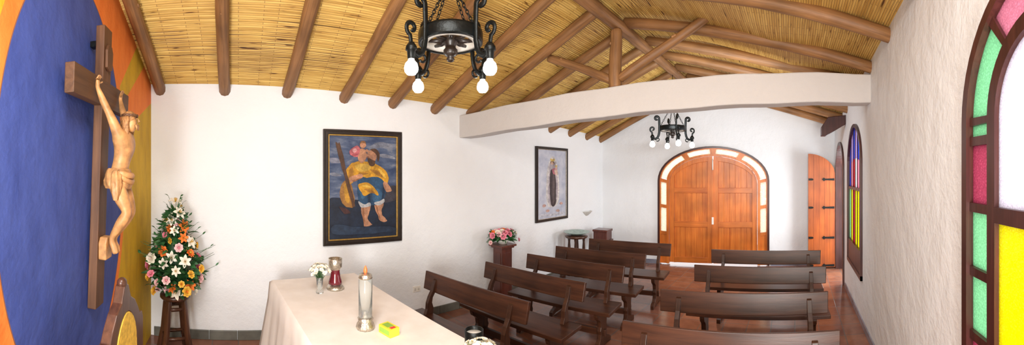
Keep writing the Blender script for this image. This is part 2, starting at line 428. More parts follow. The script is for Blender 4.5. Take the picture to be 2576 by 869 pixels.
def big_window(name,W,style):
    c,hw,sill,zs,rise=W; h=zs-sill
    mats=[M_frame,G_green,G_red,G_pink,G_yel,G_white,G_blue,G_lav,G_crim]
    mb=MB()
    o0=(hw,h,rise,0); o1=(hw-.05,h,rise-.05,.06)
    mb.strip(outline(*o0),outline(*o1),-.03,.09,0,D2); mb.box((-hw,-.03,-.0),(hw,.09,.06),0)
    if style==1:
        p0=o1; p1=(hw-.225,h,rise-.225,.06); m1=(hw-.29,h,rise-.29,.15)
        mb.strip(outline(*p1),outline(*m1),-.015,.06,0,D2)
        fr=[(2.10-sill)/h,(1.76-sill)/h,(1.43-sill)/h,(1.10-sill)/h,(.82-sill)/h]
        us=[0]+fr[::-1]+[1.0]
        cols=[1,2,1,1,2,1]
        arch=[1.0,1.28,1.5,1.72,2.0]; ac=[1,3,3,1]
        full=us+arch[1:]+[3-u for u in us[::-1][1:]]; fc=cols+ac+cols[::-1]
        for a,b_,k in zip(full[:-1],full[1:],fc): mb.strip(sub(*p0,a,b_),sub(*p1,a,b_),.01,.02,k,D2)
        for u in full[1:-1]: barat(mb,p0,p1,u,.012 if 1<=u<=2 else .014,-.01,.05,0)
        iw=hw-.29
        arc=[p for p in outline(*m1) if p[1]>=h-.001]
        zb=1.76-sill
        mb.prism([(-iw,zb)]+arc+[(iw,zb)],.01,.02,5,D2)
        mb.box((-iw,.01,.15),(iw,.02,zb),4)
        mb.box((-iw,-.015,zb-.035),(iw,.06,zb+.035),0); mb.box((-iw,-.015,.10),(iw,.06,.16),0)
    else:
        iw=hw-.05; zb=1.72-sill; zlo=.36
        n=6
        upc=[6,3,8,5,3,6]; loc=[1,4,8,4,4,1]
        A=archf(0,iw,h,rise-.05)
        for k in range(n):
            a=-iw+2*iw*k/n; b_=-iw+2*iw*(k+1)/n; ss=frange(a,b_,4)
            mb.strip([(s,zb) for s in ss],[(s,A(s)*.5+zb*.5) for s in ss],.01,.02,upc[k],D2)
            mb.strip([(s,(A(s))*.5+zb*.5) for s in ss],[(s,A(s)) for s in ss],.01,.02,[6,7,6,7,6,7][k],D2)
            mb.strip([(s,zlo) for s in ss],[(s,zb) for s in ss],.01,.02,loc[k],D2)
            if k: mb.box((a-.007,-.002,.1),(a+.007,.04,A(a)),0)
        mb.box((-iw,-.015,zb-.02),(iw,.06,zb+.02),0); mb.box((-iw,-.02,.05),(iw,.05,zlo),0)
    return mb.obj(name,mats,loc=(XR,c,sill),rot=(0,0,-PI/2),kind='structure')
big_window('window_1',W1,1)
big_window('window_2',W2,2)

# far double door
fd=math.atan(.1446)
mb=MB(); hw=1.175
o0=(hw,1.76,.72,0); o1=(hw-.04,1.76,.68,0); o2=(.93,1.70,.57,0)
mb.strip(outline(*o0),outline(*o1),-.04,.12,1,D2)
pb=[(hw-.06,1.76,.66,0),(.985,1.73,.585,0)]
mb.strip(outline(*o1),outline(*pb[0]),-.02,.09,0,D2); mb.strip(outline(*pb[1]),outline(*o2),-.03,.09,0,D2)
segs=[(.38,.68,2),(.71,.985,2),(1.03,1.30,2),(1.33,1.49,2),(1.51,1.67,2),(1.70,1.97,2)]
for a,b_,k in segs:
    mb.strip(sub(*pb[0],a,b_),sub(*pb[1],a,b_),.02,.03,2,D2)
for a,b_ in [(.38,.68),(.71,.985)]:
    mb.strip(sub(*pb[0],3-b_,3-a),sub(*pb[1],3-b_,3-a),.02,.03,2,D2)
mb.strip(sub(*pb[0],0,.38),sub(*pb[1],0,.38),0,.05,0,D2); mb.strip(sub(*pb[0],2.62,3),sub(*pb[1],2.62,3),0,.05,0,D2)
for u in (.37,.695,1.005,1.315,1.5,1.685,1.995,2.305,2.63): barat(mb,pb[0],pb[1],u,.018,-.015,.07,0)
door1=mb.obj('door_1',[M_door,M_frame,G_cream],loc=(FC,yfar(FC)+.01,.02),rot=(0,0,fd),kind='structure')
def leaf(sgn):
    mb=MB(); A=archf(0,.925,1.70,.565)
    def col(a,b_,z0,z1,d0,d1,m=0,n=10):
        ss=frange(a*sgn,b_*sgn,n); f0=z0 if callable(z0) else (lambda s:z0); f1=z1 if callable(z1) else (lambda s:z1)
        mb.strip([(s,f0(s)) for s in ss],[(s,f1(s)) for s in ss],d0,d1,m,D2)
    col(.012,.11,.03,A,-.01,.04); col(.82,.925,.03,A,-.01,.04)
    col(.11,.82,lambda s:A(s)-.10,A,-.01,.04)
    for z0,z1 in ((.03,.15),(.78,.90),(1.50,1.61)): col(.11,.82,z0,z1,-.01,.04,1)
    n=6
    for k in range(n):
        a=.11+.71*k/n; b_=.11+.71*(k+1)/n
        col(a+.003,b_-.003,.1,lambda s:A(s)-.05,.012,.03,0,3)
    col(.11,.82,.1,lambda s:A(s)-.05,.02,.032)
    return mb.obj('door_leaf',[M_door,M_doorx],parent=door1,bevel=.004)
leaf(-1); leaf(1)
mb=MB(); mb.box((-.015,-.03,.05),(.015,-.01,2.2)); mb.obj('door_astragal',M_door,parent=door1)
mb=MB(); mb.tube([(.0,-.045,2.22),(.0,-.045,1.98)],.012,8); mb.obj('door_bolt',M_candle,parent=door1)
mb=MB(); mb.box((-.02,-.05,.85),(.02,-.03,1.0)); mb.obj('door_lock',M_candle,parent=door1)

# side doorway (window wall) with open leaf
mb=MB()
o0=(.56,2.0,.52,0); o1=(.50,2.0,.46,0)
mb.strip(outline(*o0),outline(*o1),-.03,.2,0,D2)
door2=mb.obj('door_2',[M_frame],loc=(XR,DR[0],.005),rot=(0,0,-PI/2),kind='structure')
mb=MB()
def lt(s): return 1.88+.44*math.sqrt(max(0,1-(1-min(max((s)/.55,0),1))**2))
for k in range(5):
    a=.55*k/5+.002; b_=.55*(k+1)/5-.002; ss=frange(a,b_,4)
    mb.strip([(-s,0.02) for s in ss],[(-s,lt(s)) for s in ss],-.02,.02,0,D2)
ss=frange(0,.55,12); mb.strip([(-s,.02) for s in ss],[(-s,lt(s)-.004) for s in ss],-.012,.012,0,D2)
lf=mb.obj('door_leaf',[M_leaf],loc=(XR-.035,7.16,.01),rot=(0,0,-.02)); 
lf.parent=door2; lf.matrix_parent_inverse=(T(XR,DR[0],.005)@R(-PI/2,'Z')).inverted()
for z in (1.80,1.23,.62,.06):
    mb=MB(); mb.prism([(-.02,-.022),(-.20,-.015),(-.23,-.036),(-.27,0),(-.23,.036),(-.20,.015),(-.02,.022)],-.035,-.02,0,D2)
    h=mb.obj('strap_hinge',M_iron,label='black iron strap hinge'); h.parent=lf; h.location=(0,0,z)
    mb=MB(); mb.prism([(-.54,-.02),(-.46,-.02),(-.44,0),(-.46,.02),(-.54,.02)],-.035,-.02,0,D2)
    h=mb.obj('iron_strap',M_iron,label='short black iron strap'); h.parent=lf; h.location=(0,0,z)

# ------------------------------------------------------------------ lighting
w=bpy.data.worlds.new('sky'); sc.world=w; w.use_nodes=True; nt=w.node_tree; bg=nt.nodes['Background']
bg.inputs[0].default_value=(.94,.97,1,1); bg.inputs[1].default_value=2.9
def area(name,loc,target,sx,sy,power,colr=(1,1,1)):
    l=bpy.data.lights.new(name,'AREA'); l.shape='RECTANGLE'; l.size=sx; l.size_y=sy; l.energy=power; l.color=colr
    o=bpy.data.objects.new(name,l); COL.objects.link(o); o.location=loc
    o.rotation_euler=(Vector(target)-Vector(loc)).to_track_quat('-Z','Y').to_euler(); return o
area('overhead_fill_light',(-.3,-.1,3.45),(-1.2,1.2,0),1.4,1.0,100,(1,.98,.96))  # added overhead fill out of view, not a fitting of the room
area('rear_fill_light',(.45,-.75,1.4),(-2.3,2.8,3.0),.8,1.2,155,(1,.985,.96))  # unseen fill added behind the camera, aimed up to brighten the roof
area('tie_beam_fill_light',(-1.0,yb(-1.0)+.30,zbt(-1.0)-.14),(-1.5,6.5,1.9),1.4,.16,48,(.93,.965,1))  # fill added out of sight behind the beam to brighten the far end
area('doorway_daylight',(1.15,6.62,1.2),(-1.5,5.6,1.2),1.0,2.0,60,(.93,.97,1))

# ------------------------------------------------------------------ altar table
ang=.085
mb=MB(); L=2.35; Wd=.86; h=.9
hl=L/2; nu=90
def rim(t):
    per=[(-hl,-Wd/2),(hl,-Wd/2),(hl,Wd/2),(-hl,Wd/2)]
    seg=[L,Wd,L,Wd]; tot=sum(seg); d=t*tot
    for i in range(4):
        if d<=seg[i]+1e-9:
            a=per[i];b_=per[(i+1)%4]; return lerp2(a,b_,d/seg[i]), i
        d-=seg[i]
    return per[0],0
rows=8; vs=[]
for r in range(rows+1):
    fr=r/rows
    for k in range(nu):
        (x,y),i=rim(k/nu); 
        fold=math.sin(k*1.9)*.022*fr+math.sin(k*.7+1)*.02*fr
        flare=.015+.09*fr
        dx=x/hl; dy=y/(Wd/2)
        ox=(flare+fold)*(dx if abs(dx)>.98 else 0); oy=(flare+fold)*(dy if abs(dy)>.98 else 0)
        if r==0: ox=oy=0
        vs.append((x+ox,y+oy,h-(.012 if r==1 else 0)-(fr*.72 if r>1 else (0 if r==0 else .01))))
fs=[(r*nu+k,r*nu+(k+1)%nu,(r+1)*nu+(k+1)%nu,(r+1)*nu+k) for r in range(rows) for k in range(nu)]
mb.add(vs,fs,0,True); 
gx=12
mb.add([(x,y,h) for y in (-Wd/2,Wd/2) for x in frange(-hl,hl,gx)],[(i,i+1,gx+2+i,gx+1+i) for i in range(gx)],0,False)
tb=empty('altar_table',(-2.30,.86,0),(0,0,ang),label='long altar table under a draped ivory cloth beside pews',category='table')
clo=mb.obj('tablecloth',M_cloth,parent=tb)
mb=MB(); mb.box((-hl+.02,-Wd/2+.02,h-.05),(hl-.02,Wd/2-.02,h-.006)); mb.obj('table_top',M_stand,parent=tb)
for sx_ in (-1,1):
    for sy_ in (-1,1):
        mb=MB(); mb.box((-.04,-.04,0),(.04,.04,h-.05)); mb.obj('leg',M_stand,parent=tb,loc=(sx_*(hl-.12),sy_*(Wd/2-.1),0))

# ------------------------------------------------------------------ pews
def make_pew(Lp,label,group,side):
    e=empty('pew',label=label,category='bench',group=group)
    mb=MB(); mb.box((-Lp/2,-.20,.425),(Lp/2,.17,.465)); mb.obj('seat',M_pew,parent=e,bevel=.006)
    mb=MB()
    pr=[(-Lp/2,-.095),(-Lp/2-.01,.095),(Lp/2+.01,.095),(Lp/2,-.095)]
    mb.prism(pr,-.018,.018,0,T(0,.225,.765)@R(PI/2-.22,'X'))
    mb.obj('backrest',M_pew,parent=e,bevel=.006)
    for s in (-1,1):
        xx=s*(Lp/2-.17)
        mb=MB()
        half=[(.20,0),(.20,.05),(.165,.075),(.12,.085),(.085,.12),(.075,.17),(.09,.21),(.075,.25),(.085,.31),(.12,.345),(.15,.36),(.165,.40),(.165,.425)]
        poly=[(y,z) for y,z in half]+[(-y,z) for y,z in half[::-1]]
        poly[0:1]=[(.10,.025),(.20,0)] ; poly[-1:]=[(-.20,0),(-.10,.025)]
        mb.prism(poly,-.025,.025,0,Matrix(((0,0,1,0),(1,0,0,0),(0,1,0,0),(0,0,0,1))))
        mb.obj('leg',M_pewz,parent=e,loc=(xx,-.01,0),bevel=.004)
        mb=MB()
        up=[(.07,.465),(.17,.465),(.175,.52),(.155,.58),(.165,.63),(.215,.70),(.25,.80),(.235,.82),(.20,.80),(.165,.70),(.125,.64),(.10,.58),(.095,.52)]
        mb.prism(up,-.022,.022,0,Matrix(((0,0,1,0),(1,0,0,0),(0,1,0,0),(0,0,0,1))))
        mb.obj('back_support',M_pewz,parent=e,loc=(xx,.0,0),bevel=.003)
    mb=MB(); mb.box((-Lp/2+.12,-.02,.13),(Lp/2-.12,.015,.20)); mb.obj('stretcher',M_pew,parent=e,bevel=.004)
    return e
def place(e0,first,mid,rot,**k):
    c,s=math.cos(rot),math.sin(rot)
    loc=(mid[0]+.243*s,mid[1]-.243*c,0)
    if first: e0.location=loc; e0.rotation_euler=(0,0,rot); return e0
    return copy_tree(e0,loc,(0,0,rot),**k)
lp='dark brown wooden pew with plank back and carved trestle ends'
eL=make_pew(1.36,lp,'pews along the picture wall','l')
Ls=[((-3.39,2.0),(-2.04,2.19)),((-3.31,2.80),(-1.97,2.92)),((-3.25,3.48),(-1.92,3.65)),((-3.27,4.12),(-1.94,4.31)),((-3.22,4.91),(-1.85,5.09))]
for i,(a,b_) in enumerate(Ls):
    place(eL,i==0,((a[0]+b_[0])/2,(a[1]+b_[1])/2),math.atan2(b_[1]-a[1],b_[0]-a[0]))
eR=make_pew(1.52,lp,'pews beside the window wall','r')
Rs=[((-1.227,2.314),(.317,2.44)),((-1.215,3.08),(.293,3.243)),((-1.137,4.032),(.326,4.105)),((-1.15,4.90),(.336,4.96))]
for i,(a,b_) in enumerate(Rs):
    place(eR,i==0,((a[0]+b_[0])/2,(a[1]+b_[1])/2),math.atan2(b_[1]-a[1],b_[0]-a[0]))

# ------------------------------------------------------------------ chandeliers
def spiral(c,r0,r1,a0,a1,n=14):
    return [(c[0]+(r0+(r1-r0)*i/n)*math.cos(a0+(a1-a0)*i/n),c[1]+(r0+(r1-r0)*i/n)*math.sin(a0+(a1-a0)*i/n)) for i in range(n+1)]
LR_=.335
def chandelier(loc,rot,top,label):
    e=empty('chandelier',loc,(0,0,rot),label=label,category='chandelier',group='chandeliers under the ridge')
    mb=MB()
    mb.lathe([(.185,-.035),(.212,-.035),(.216,-.02),(.216,.03),(.212,.045),(.185,.045),(.185,-.035)],40)
    mb.obj('ring',M_iron,parent=e)
    mb=MB(); mb.lathe([(.150,-.03),(.184,-.03),(.184,.02),(.150,.02),(.150,-.03)],40); mb.obj('wheel_rim',M_cer,parent=e,label='pale inner wheel rim')  # pale strip inside the iron ring
    mb=MB()
    for k in range(8):
        a=k*PI/4; mb.tube([(.045*math.cos(a),.045*math.sin(a),-.01),(.09*math.cos(a),.09*math.sin(a),-.012),(.155*math.cos(a),.155*math.sin(a),-.01)],[.011,.017,.010],8)
    mb.lathe([(.0,.05),(.03,.05),(.045,.02),(.05,-.03),(.035,-.045),(.035,-.06),(.048,-.075),(.048,-.10),(.03,-.115),(.02,-.12),(.028,-.135),(.018,-.15),(0,-.155)],20)
    mb.obj('wheel_hub',M_blackw,parent=e)
    for k in range(4):
        a=k*PI/2; MA=R(a,'Z')
        path=spiral((.266,.160),.014,.042,-2.2,3.4,16)
        path+=[(.222,.09),(.220,.03),(.222,-.06),(.232,-.11)]
        path+=[(.250,-.15),(.285,-.172),(.318,-.160),(LR_+.002,-.13)]
        p3=[(p[0],0,p[1]) for p in path]
        mb=MB(); mb.tube(p3,.0115,8,0,M=MA,flat=1.7)
        sp_=spiral((LR_-.004,-.015),.048,.010,-1.3,5.0,18)
        mb.tube([(p[0],0,p[1]) for p in [(LR_,-.12),(LR_+.004,-.09)]+sp_],.0095,8,0,M=MA,flat=1.5)
        low=spiral((.245,-.175),.010,.034,.5,5.5,14); mb.tube([(p[0],0,p[1]) for p in low],.008,8,0,M=MA)
        mb.obj('arm',M_iron,parent=e)
        ML=MA@T(LR_,0,0)
        mb=MB(); mb.lathe([(0,-.10),(.018,-.105),(.034,-.13),(.036,-.15),(.026,-.155),(.023,-.20),(.021,-.205),(0,-.205)],16,0,ML); mb.obj('lamp_socket',M_iron,parent=e)
        mb=MB(); mb.lathe([(0.017,-.203),(.020,-.215),(.036,-.232),(.043,-.258),(.040,-.28),(.026,-.298),(0,-.305)],20,0,ML); mb.obj('bulb',M_bulb,parent=e,label='glowing white bulb')
        mb=MB(); p0=Vector((.20,0,.045)); p1=Vector((.012,0,.38)); n=13
        for i in range(n):
            c=p0.lerp(p1,(i+.5)/n); d=(p1-p0); q=Vector((1,0,0)).rotation_difference(d.normalized()).to_matrix().to_4x4()
            pts=[(.018*math.cos(t*PI/5),.010*math.sin(t*PI/5),0) for t in range(10)]
            mb.tube(pts,.0034,5,0,True,MA@T(*c)@q@R(i*PI/2,'X'))
        mb.obj('chain',M_iron,parent=e)
    mb=MB(); mb.tube([(0,0,.37),(0,0,top-loc[2])],.005,6); mb.sphere((0,0,.385),.02); mb.obj('hanging_rod',M_iron,parent=e)
    return e
chandelier((-1.95,1.33,2.84),.19,3.608,'black wrought iron wheel chandelier with glowing bulbs above altar table')
chandelier((-1.95,5.42,2.66),.62,3.54,'black wrought iron wheel chandelier with glowing bulbs near entrance door')

# ------------------------------------------------------------------ crucifix
cx=-2.35
e=empty('crucifix',(cx,YA+.004,.99),(-.035,0,0),label='large dark wooden crucifix with carved pale figure on painted wall',category='crucifix')
mb=MB(); mb.box((-.075,.0,0),(.075,.065,1.99)); mb.obj('cross_post',M_cross,parent=e,bevel=.006)
mb=MB(); mb.box((-.50,.003,1.43),(.52,.068,1.61)); mb.obj('cross_arm',M_crossx,parent=e,bevel=.006)
mb=MB(); mb.box((-.03,-.062,1.86),(.03,.0,1.90)); mb.obj('wall_bracket',M_iron,parent=e)
mb=MB(); mb.prism([(-.05,-.07),(0,-.09),(.05,-.07),(.055,.05),(.03,.09),(-.03,.09),(-.055,.05)],0,.02,0,D2); mb.obj('plaque',M_cross,parent=e,loc=(0,.066,1.77),bevel=.004)
mb=MB(); mb.prism([(-.06,-.09),(.06,-.09),(.07,.03),(.045,.07),(-.045,.07),(-.07,.03)],0,.06,0,D2); mb.obj('foot_rest',M_carve,parent=e,loc=(0,.065,.44),bevel=.01)
me=bpy.data.meshes.new('figure')
V=[];E=[];Rr=[]
def vv(p,r,par=None):
    V.append(p);Rr.append(r)
    if par is not None: E.append((par,len(V)-1))
    return len(V)-1
pel=vv((0,.165,.94),(.080,.068)); bel=vv((0,.190,1.03),(.068,.055),pel); che=vv((0,.218,1.13),(.104,.075),bel); uc=vv((0,.212,1.20),(.088,.060),che)
nk=vv((0,.235,1.25),(.036,.036),uc); hd=vv((.01,.262,1.30),(.046,.050),nk); ht=vv((.01,.258,1.355),(.040,.044),hd); 
for s in (-1,1):
    sh=vv((s*.112,.200,1.225),(.044,.040),uc); de=vv((s*.145,.18,1.295),(.036,.034),sh); el=vv((s*.175,.150,1.37),(.026,.026),de); fa=vv((s*.195,.122,1.43),(.027,.025),el); wr=vv((s*.225,.092,1.515),(.015,.015),fa); pa=vv((s*.232,.087,1.55),(.018,.013),wr)
    for k in range(4):
        f1=vv((s*(.232+(k-1.5)*.012),.097,1.575),(.0058,.0058),pa); vv((s*(.232+(k-1.5)*.014),.110,1.592+.004*(k in(1,2))),(.005,.005),f1)
    f1=vv((s*.208,.102,1.55),(.006,.006),pa); vv((s*.196,.114,1.56),(.005,.005),f1)
    hp=vv((s*.056,.175,.89),(.066,.062),pel); th=vv((s*.054,.222,.79),(.060,.058),hp); k0=vv((s*.045,.252,.725),(.042,.042),th); kn=vv((s*.042,.262,.69),(.040,.042),k0); ca=vv((s*.038,.212,.61),(.040,.042),kn); an=vv((s*.028,.150,.51),(.022,.023),ca); he=vv((s*.024,.150,.475),(.022,.022),an); fo=vv((s*.026,.172,.435),(.024,.016),he); vv((s*.026,.182,.395),(.022,.010),fo)
me.from_pydata(V,E,[]); fig=bpy.data.objects.new('carved_figure',me); COL.objects.link(fig); fig.parent=e; me.materials.append(M_carve)
sk=fig.modifiers.new('skin','SKIN'); sk.use_smooth_shade=True
for i,d in enumerate(me.skin_vertices[0].data): d.radius=Rr[i]; d.use_root=(i==0)
ss_=fig.modifiers.new('sub','SUBSURF'); ss_.levels=3; ss_.render_levels=3
mb=MB()
mb.lathe([(.092,-.075),(.104,-.05),(.108,-.02),(.100,.02),(.090,.05),(.080,.065)],48,0,T(0,.177,.93)@Matrix.Diagonal((1.12,.90,1,1)),wob=lambda a,z:.06*math.sin(a*9+z*30)+.03*math.sin(a*17))
mb.lathe([(.015,-.17),(.030,-.12),(.036,-.06),(.032,0),(.02,.03)],24,0,T(.115,.20,.95),wob=lambda a,z:.2*math.sin(a*5+z*20))
mb.tube([(-.10,.20,.965),(-.06,.25,.95),(0,.272,.945),(.06,.258,.95),(.112,.21,.97)],[.018,.022,.023,.023,.02],10)
mb.tube([(-.10,.20,.935),(-.05,.262,.91),(.02,.28,.90),(.08,.25,.92),(.112,.21,.96)],[.014,.018,.018,.018,.016],10)
mb.obj('loincloth',M_carve,parent=e)
mb=MB()
mb.sphere((.01,.243,1.345),(.053,.051,.052),0,18,10)
for k in range(14):
    a=PI*.95+ (k/13)*PI*1.1; x=.01+.046*math.cos(a); y=.243+.042*math.sin(a)
    mb.tube([(x,y,1.35),(x*1.15,y-.006,1.30),(x*1.3,y+.004,1.25),(x*1.2,y+.0,1.215)],[.015,.015,.012,.005],7)
for k in range(5): mb.tube([(.01+(k-2)*.012,.300,1.298),(.01+(k-2)*.010,.308,1.262)],[.012,.004],6)
mb.obj('hair',M_hair,parent=e)
mb=MB(); mb.tube([(.01,.304,1.345),(.01,.317,1.322),(.01,.308,1.316)],[.004,.008,.005],8)
for s in (-1,1): mb.sphere((.01+s*.016,.303,1.338),(.007,.004,.004))
mb.tube([(-.004,.306,1.303),(.01,.310,1.301),(.024,.306,1.303)],.003,6); mb.obj('face',M_carve,parent=e)
mb=MB(); n=40
for j in range(2): mb.tube([(.01+(.056+.003*math.sin(6*t))*math.cos(t*2*PI/n),.247+.054*math.sin(t*2*PI/n),1.362+.006*math.sin(t*1.1+j*3)) for t in range(n)],.005,6,0,True)
mb.obj('crown',M_cross,parent=e)

# ------------------------------------------------------------------ flowers
def petal(mb,L_,W_,e0,e1,az,M,m=0,z0=0,r0=.0,pt=0):
    nt_=5; vs=[]
    r=r0;z=z0
    for i in range(nt_):
        t=i/(nt_-1); el=e0+(e1-e0)*t
        if i: r+=L_/(nt_-1)*math.cos(el); z+=L_/(nt_-1)*math.sin(el)
        w=W_*(math.sin(PI*(.12+.80*t))**(.8 if not pt else 1.3))*(1 if i<nt_-1 or not pt else .12)
        for s in (-1,0,1):
            x=r; y=s*w; zz=z+abs(s)*w*.25
            vs.append((x*math.cos(az)-y*math.sin(az),x*math.sin(az)+y*math.cos(az),zz))
    fs=[(i*3+j,i*3+j+1,(i+1)*3+j+1,(i+1)*3+j) for i in range(nt_-1) for j in range(2)]
    mb.add(vs,fs,m,True,M)
def flower_mesh(kind,mats):
    mb=MB(); I=Matrix.Identity(4)
    if kind=='rose':
        for lay,(n,L_,W_,e0,e1) in enumerate([(4,.022,.014,1.5,1.7),(5,.030,.017,1.2,1.3),(6,.038,.020,.8,.7),(7,.046,.022,.45,.0)]):
            for k in range(n): petal(mb,L_,W_,e0,e1,2*PI*k/n+lay*.5,I,0,0,.003)
        mb.sphere((0,0,.012),.010,1,8,6)
    elif kind=='lily':
        for k in range(6): petal(mb,.075,.019,1.0,-.3,2*PI*k/6+(k%2)*.05,I,0,0,.003,1)
        for k in range(5): mb.tube([(0,0,.0),(.012*math.cos(k*1.25),.012*math.sin(k*1.25),.045)],[.0015,.003],5,1)
    else:
        for lay in range(2):
            for k in range(10): petal(mb,.045-.010*lay,.011,.35+lay*.5,.1+lay*.4,2*PI*k/10+lay*.3,I,0,0,.004)
        mb.sphere((0,0,.014),(.013,.013,.009),1,10,6)
    me_o=mb.obj('flower',mats); me=me_o.data; bpy.data.objects.remove(me_o); return me
def pm(n,c): return simple(n,c,.55,0,.18,30)
Fp=pm('petal_pink',(.80,.25,.34)); Fo=pm('petal_orange',(.85,.20,.025)); Fw=pm('petal_white',(.85,.80,.68)); Fy=pm('petal_yellow',(.85,.50,.06)); Fl=pm('petal_pale_pink',(.85,.55,.55)); Fc=pm('flower_centre',(.55,.32,.03))
KM=[flower_mesh('rose',[Fp,Fl]),flower_mesh('daisy',[Fo,Fc]),flower_mesh('lily',[Fw,Fc]),flower_mesh('rose',[Fy,Fo]),flower_mesh('rose',[Fl,Fp]),flower_mesh('rose',[Fo,Fy]),flower_mesh('lily',[Fo,Fc]),flower_mesh('rose',[Fw,Fl])]
KL=['pink rose bloom','orange daisy bloom','white lily bloom','yellow rose bloom','pale pink bloom','orange rose bloom','orange lily bloom','white rose bloom']
def put_flower(par,p,nrm,k,s):
    o=bpy.data.objects.new('flower',KM[k]); COL.objects.link(o); o.parent=par; o.location=p; o.scale=(s,s,s)
    o.rotation_mode='QUATERNION'; o.rotation_quaternion=Vector((0,0,1)).rotation_difference(Vector(nrm).normalized()); o['label']=KL[k]
def blade(mb,p,d,L_,W_,m=0):
    d=Vector(d).normalized(); q=Vector((1,0,0)).rotation_difference(d).to_matrix().to_4x4()
    petal(mb,L_,W_,.25,-.5,0,T(*p)@q@R(random.uniform(-1.2,1.2),'X'),m,0,0,1)
sx0,sy0=-3.76,-.68
e=empty('flower_stand',(sx0,sy0,0),(0,0,.35),label='tall dark wooden four legged stand beneath a flower arrangement',category='stand')
mb=MB(); mb.lathe([(0,.60),(.15,.60),(.165,.615),(.165,.64),(.15,.655),(0,.655)],28); mb.obj('top',M_stand,parent=e)
for k in range(4):
    a=k*PI/2+PI/4; mb=MB()
    p=[(.115,.60),(.130,.45),(.155,.25),(.205,.02)]
    mb.tube([(r*math.cos(a),r*math.sin(a),z) for r,z in p],[.034,.036,.034,.040],4); mb.obj('leg',M_stand,parent=e,bevel=.003)
for zz,rr_ in ((.20,.155),(.5,.12)):
    mb=MB()
    pts=[(rr_*math.cos(k*PI/2+PI/4),rr_*math.sin(k*PI/2+PI/4),zz) for k in range(4)]
    mb.tube(pts,.02,4,0,True); mb.obj('stretcher',M_stand,parent=e)
random.seed(5)
e=empty('flower_arrangement',(sx0,sy0,.657),label='tall mixed orange, pink and white flower arrangement on wooden stand',category='flowers')
mb=MB(); mb.lathe([(0,0),(.09,0),(.12,.05),(.13,.10),(.11,.11),(0,.10)],20); mb.obj('bowl',M_stand,parent=e)
def rad(z):
    pts=[(-.02,.15),(.05,.22),(.15,.29),(.34,.29),(.46,.23),(.60,.15),(.78,.07),(.9,.04),(1.0,.03)]
    for (a,ra),(b_,rb_) in zip(pts[:-1],pts[1:]):
        if z<=b_: return ra+(rb_-ra)*(z-a)/(b_-a)
    return .03
def okp(x,y): return (sx0+x>XL+.03) and (sy0+y>YA+.03)
mb=MB()
for i in range(760):
    z=.04+.78*random.random()**1.3; a=random.uniform(0,2*PI); r=rad(z)*random.uniform(.25,.92)
    ln=random.uniform(.06,.15)
    if not okp((r+ln*.9)*math.cos(a),(r+ln*.9)*math.sin(a)): continue
    blade(mb,(r*math.cos(a),r*math.sin(a),z+random.uniform(-.02,.04)),(math.cos(a)+random.uniform(-.6,.6),math.sin(a)+random.uniform(-.6,.6),random.uniform(-.3,1.2)),ln,random.uniform(.012,.030),0)
for i in range(80):
    z=random.uniform(.1,.95); a=random.uniform(0,2*PI); r=rad(z)+.02
    k=random.uniform(1.2,1.6)
    if not okp(r*k*math.cos(a),r*k*math.sin(a)): continue
    mb.tube([(0,0,max(.05,z-.15)),(r*.6*math.cos(a),r*.6*math.sin(a),z),(r*k*math.cos(a),r*k*math.sin(a),z+.10)],.002,4,0)
    if i%2: blade(mb,(r*k*math.cos(a),r*k*math.sin(a),z+.10),(math.cos(a),math.sin(a),.8),.05,.010,0)
mb.lathe([(.07,.02),(.12,.15),(.12,.35),(.07,.6),(.03,.85),(.0,.92)],12,0)
mb.obj('foliage',M_green,parent=e,kind='stuff')
random.seed(8)
NF=80
for i in range(NF):
    z=.035+.76*((i+.5)/NF)**1.3; a=i*2.399963+.3; r=rad(z)*random.uniform(.75,1.12)
    z+=random.uniform(-.02,.03)
    if not okp((r+.04)*math.cos(a),(r+.04)*math.sin(a)): continue
    k=random.choice([0,1,2,3,4,5,6,7,0,4,7,3]); put_flower(e,(r*math.cos(a),r*math.sin(a),z),(math.cos(a)+random.uniform(-.5,.5),math.sin(a)+random.uniform(-.5,.5),random.uniform(0,.7)),k,random.uniform(.75,1.35))
for p,n_,k,s in [((.0,.0,.97),(.3,.2,1),2,1.2),((-.06,.04,.90),(-.1,.5,.8),2,1.0),((.07,.05,.86),(.5,.5,.5),2,1.1),((-.02,.08,.80),(.2,.8,.4),7,.8),((.08,-.02,.78),(.8,.1,.5),2,.9)]: put_flower(e,p,n_,k,s)

# pedestal with bowl of flowers
px,pyy=-3.92,3.62
e=empty('flower_pedestal',(px,pyy,0),label='square reddish dark wood pedestal against white wall',category='pedestal')
mb=MB(); mb.box((-.10,-.10,.08),(.10,.10,.82))
for s in (-1,1): 
    mb.box((-.07,s*.10-.006,.14),(.07,s*.10+.006,.76)); mb.box((s*.10-.006,-.07,.14),(s*.10+.006,.07,.76))
mb.obj('column',M_red,parent=e,bevel=.005)
mb=MB(); mb.box((-.15,-.15,.845),(.15,.15,.875)); mb.box((-.125,-.125,.82),(.125,.125,.845)); mb.obj('top',M_red,parent=e,bevel=.004)
mb=MB(); mb.box((-.14,-.14,0),(.14,.14,.05)); mb.box((-.12,-.12,.05),(.12,.12,.08)); mb.obj('plinth',M_red,parent=e,bevel=.004)
e=empty('flower_arrangement',(px,pyy,.876),label='low pink and orange flower arrangement on wooden pedestal',category='flowers')
mb=MB(); mb.lathe([(0,0),(.06,0),(.08,.03),(.10,.06),(.09,.065),(0,.05)],18); mb.obj('bowl',M_cer,parent=e)
random.seed(3); mb=MB()
for i in range(130):
    a=random.uniform(0,2*PI); blade(mb,(.06*math.cos(a),.12*math.sin(a),.06+random.uniform(0,.08)),(math.cos(a)*.5,math.sin(a),random.uniform(-.2,.8)),random.uniform(.09,.17),.018,0)
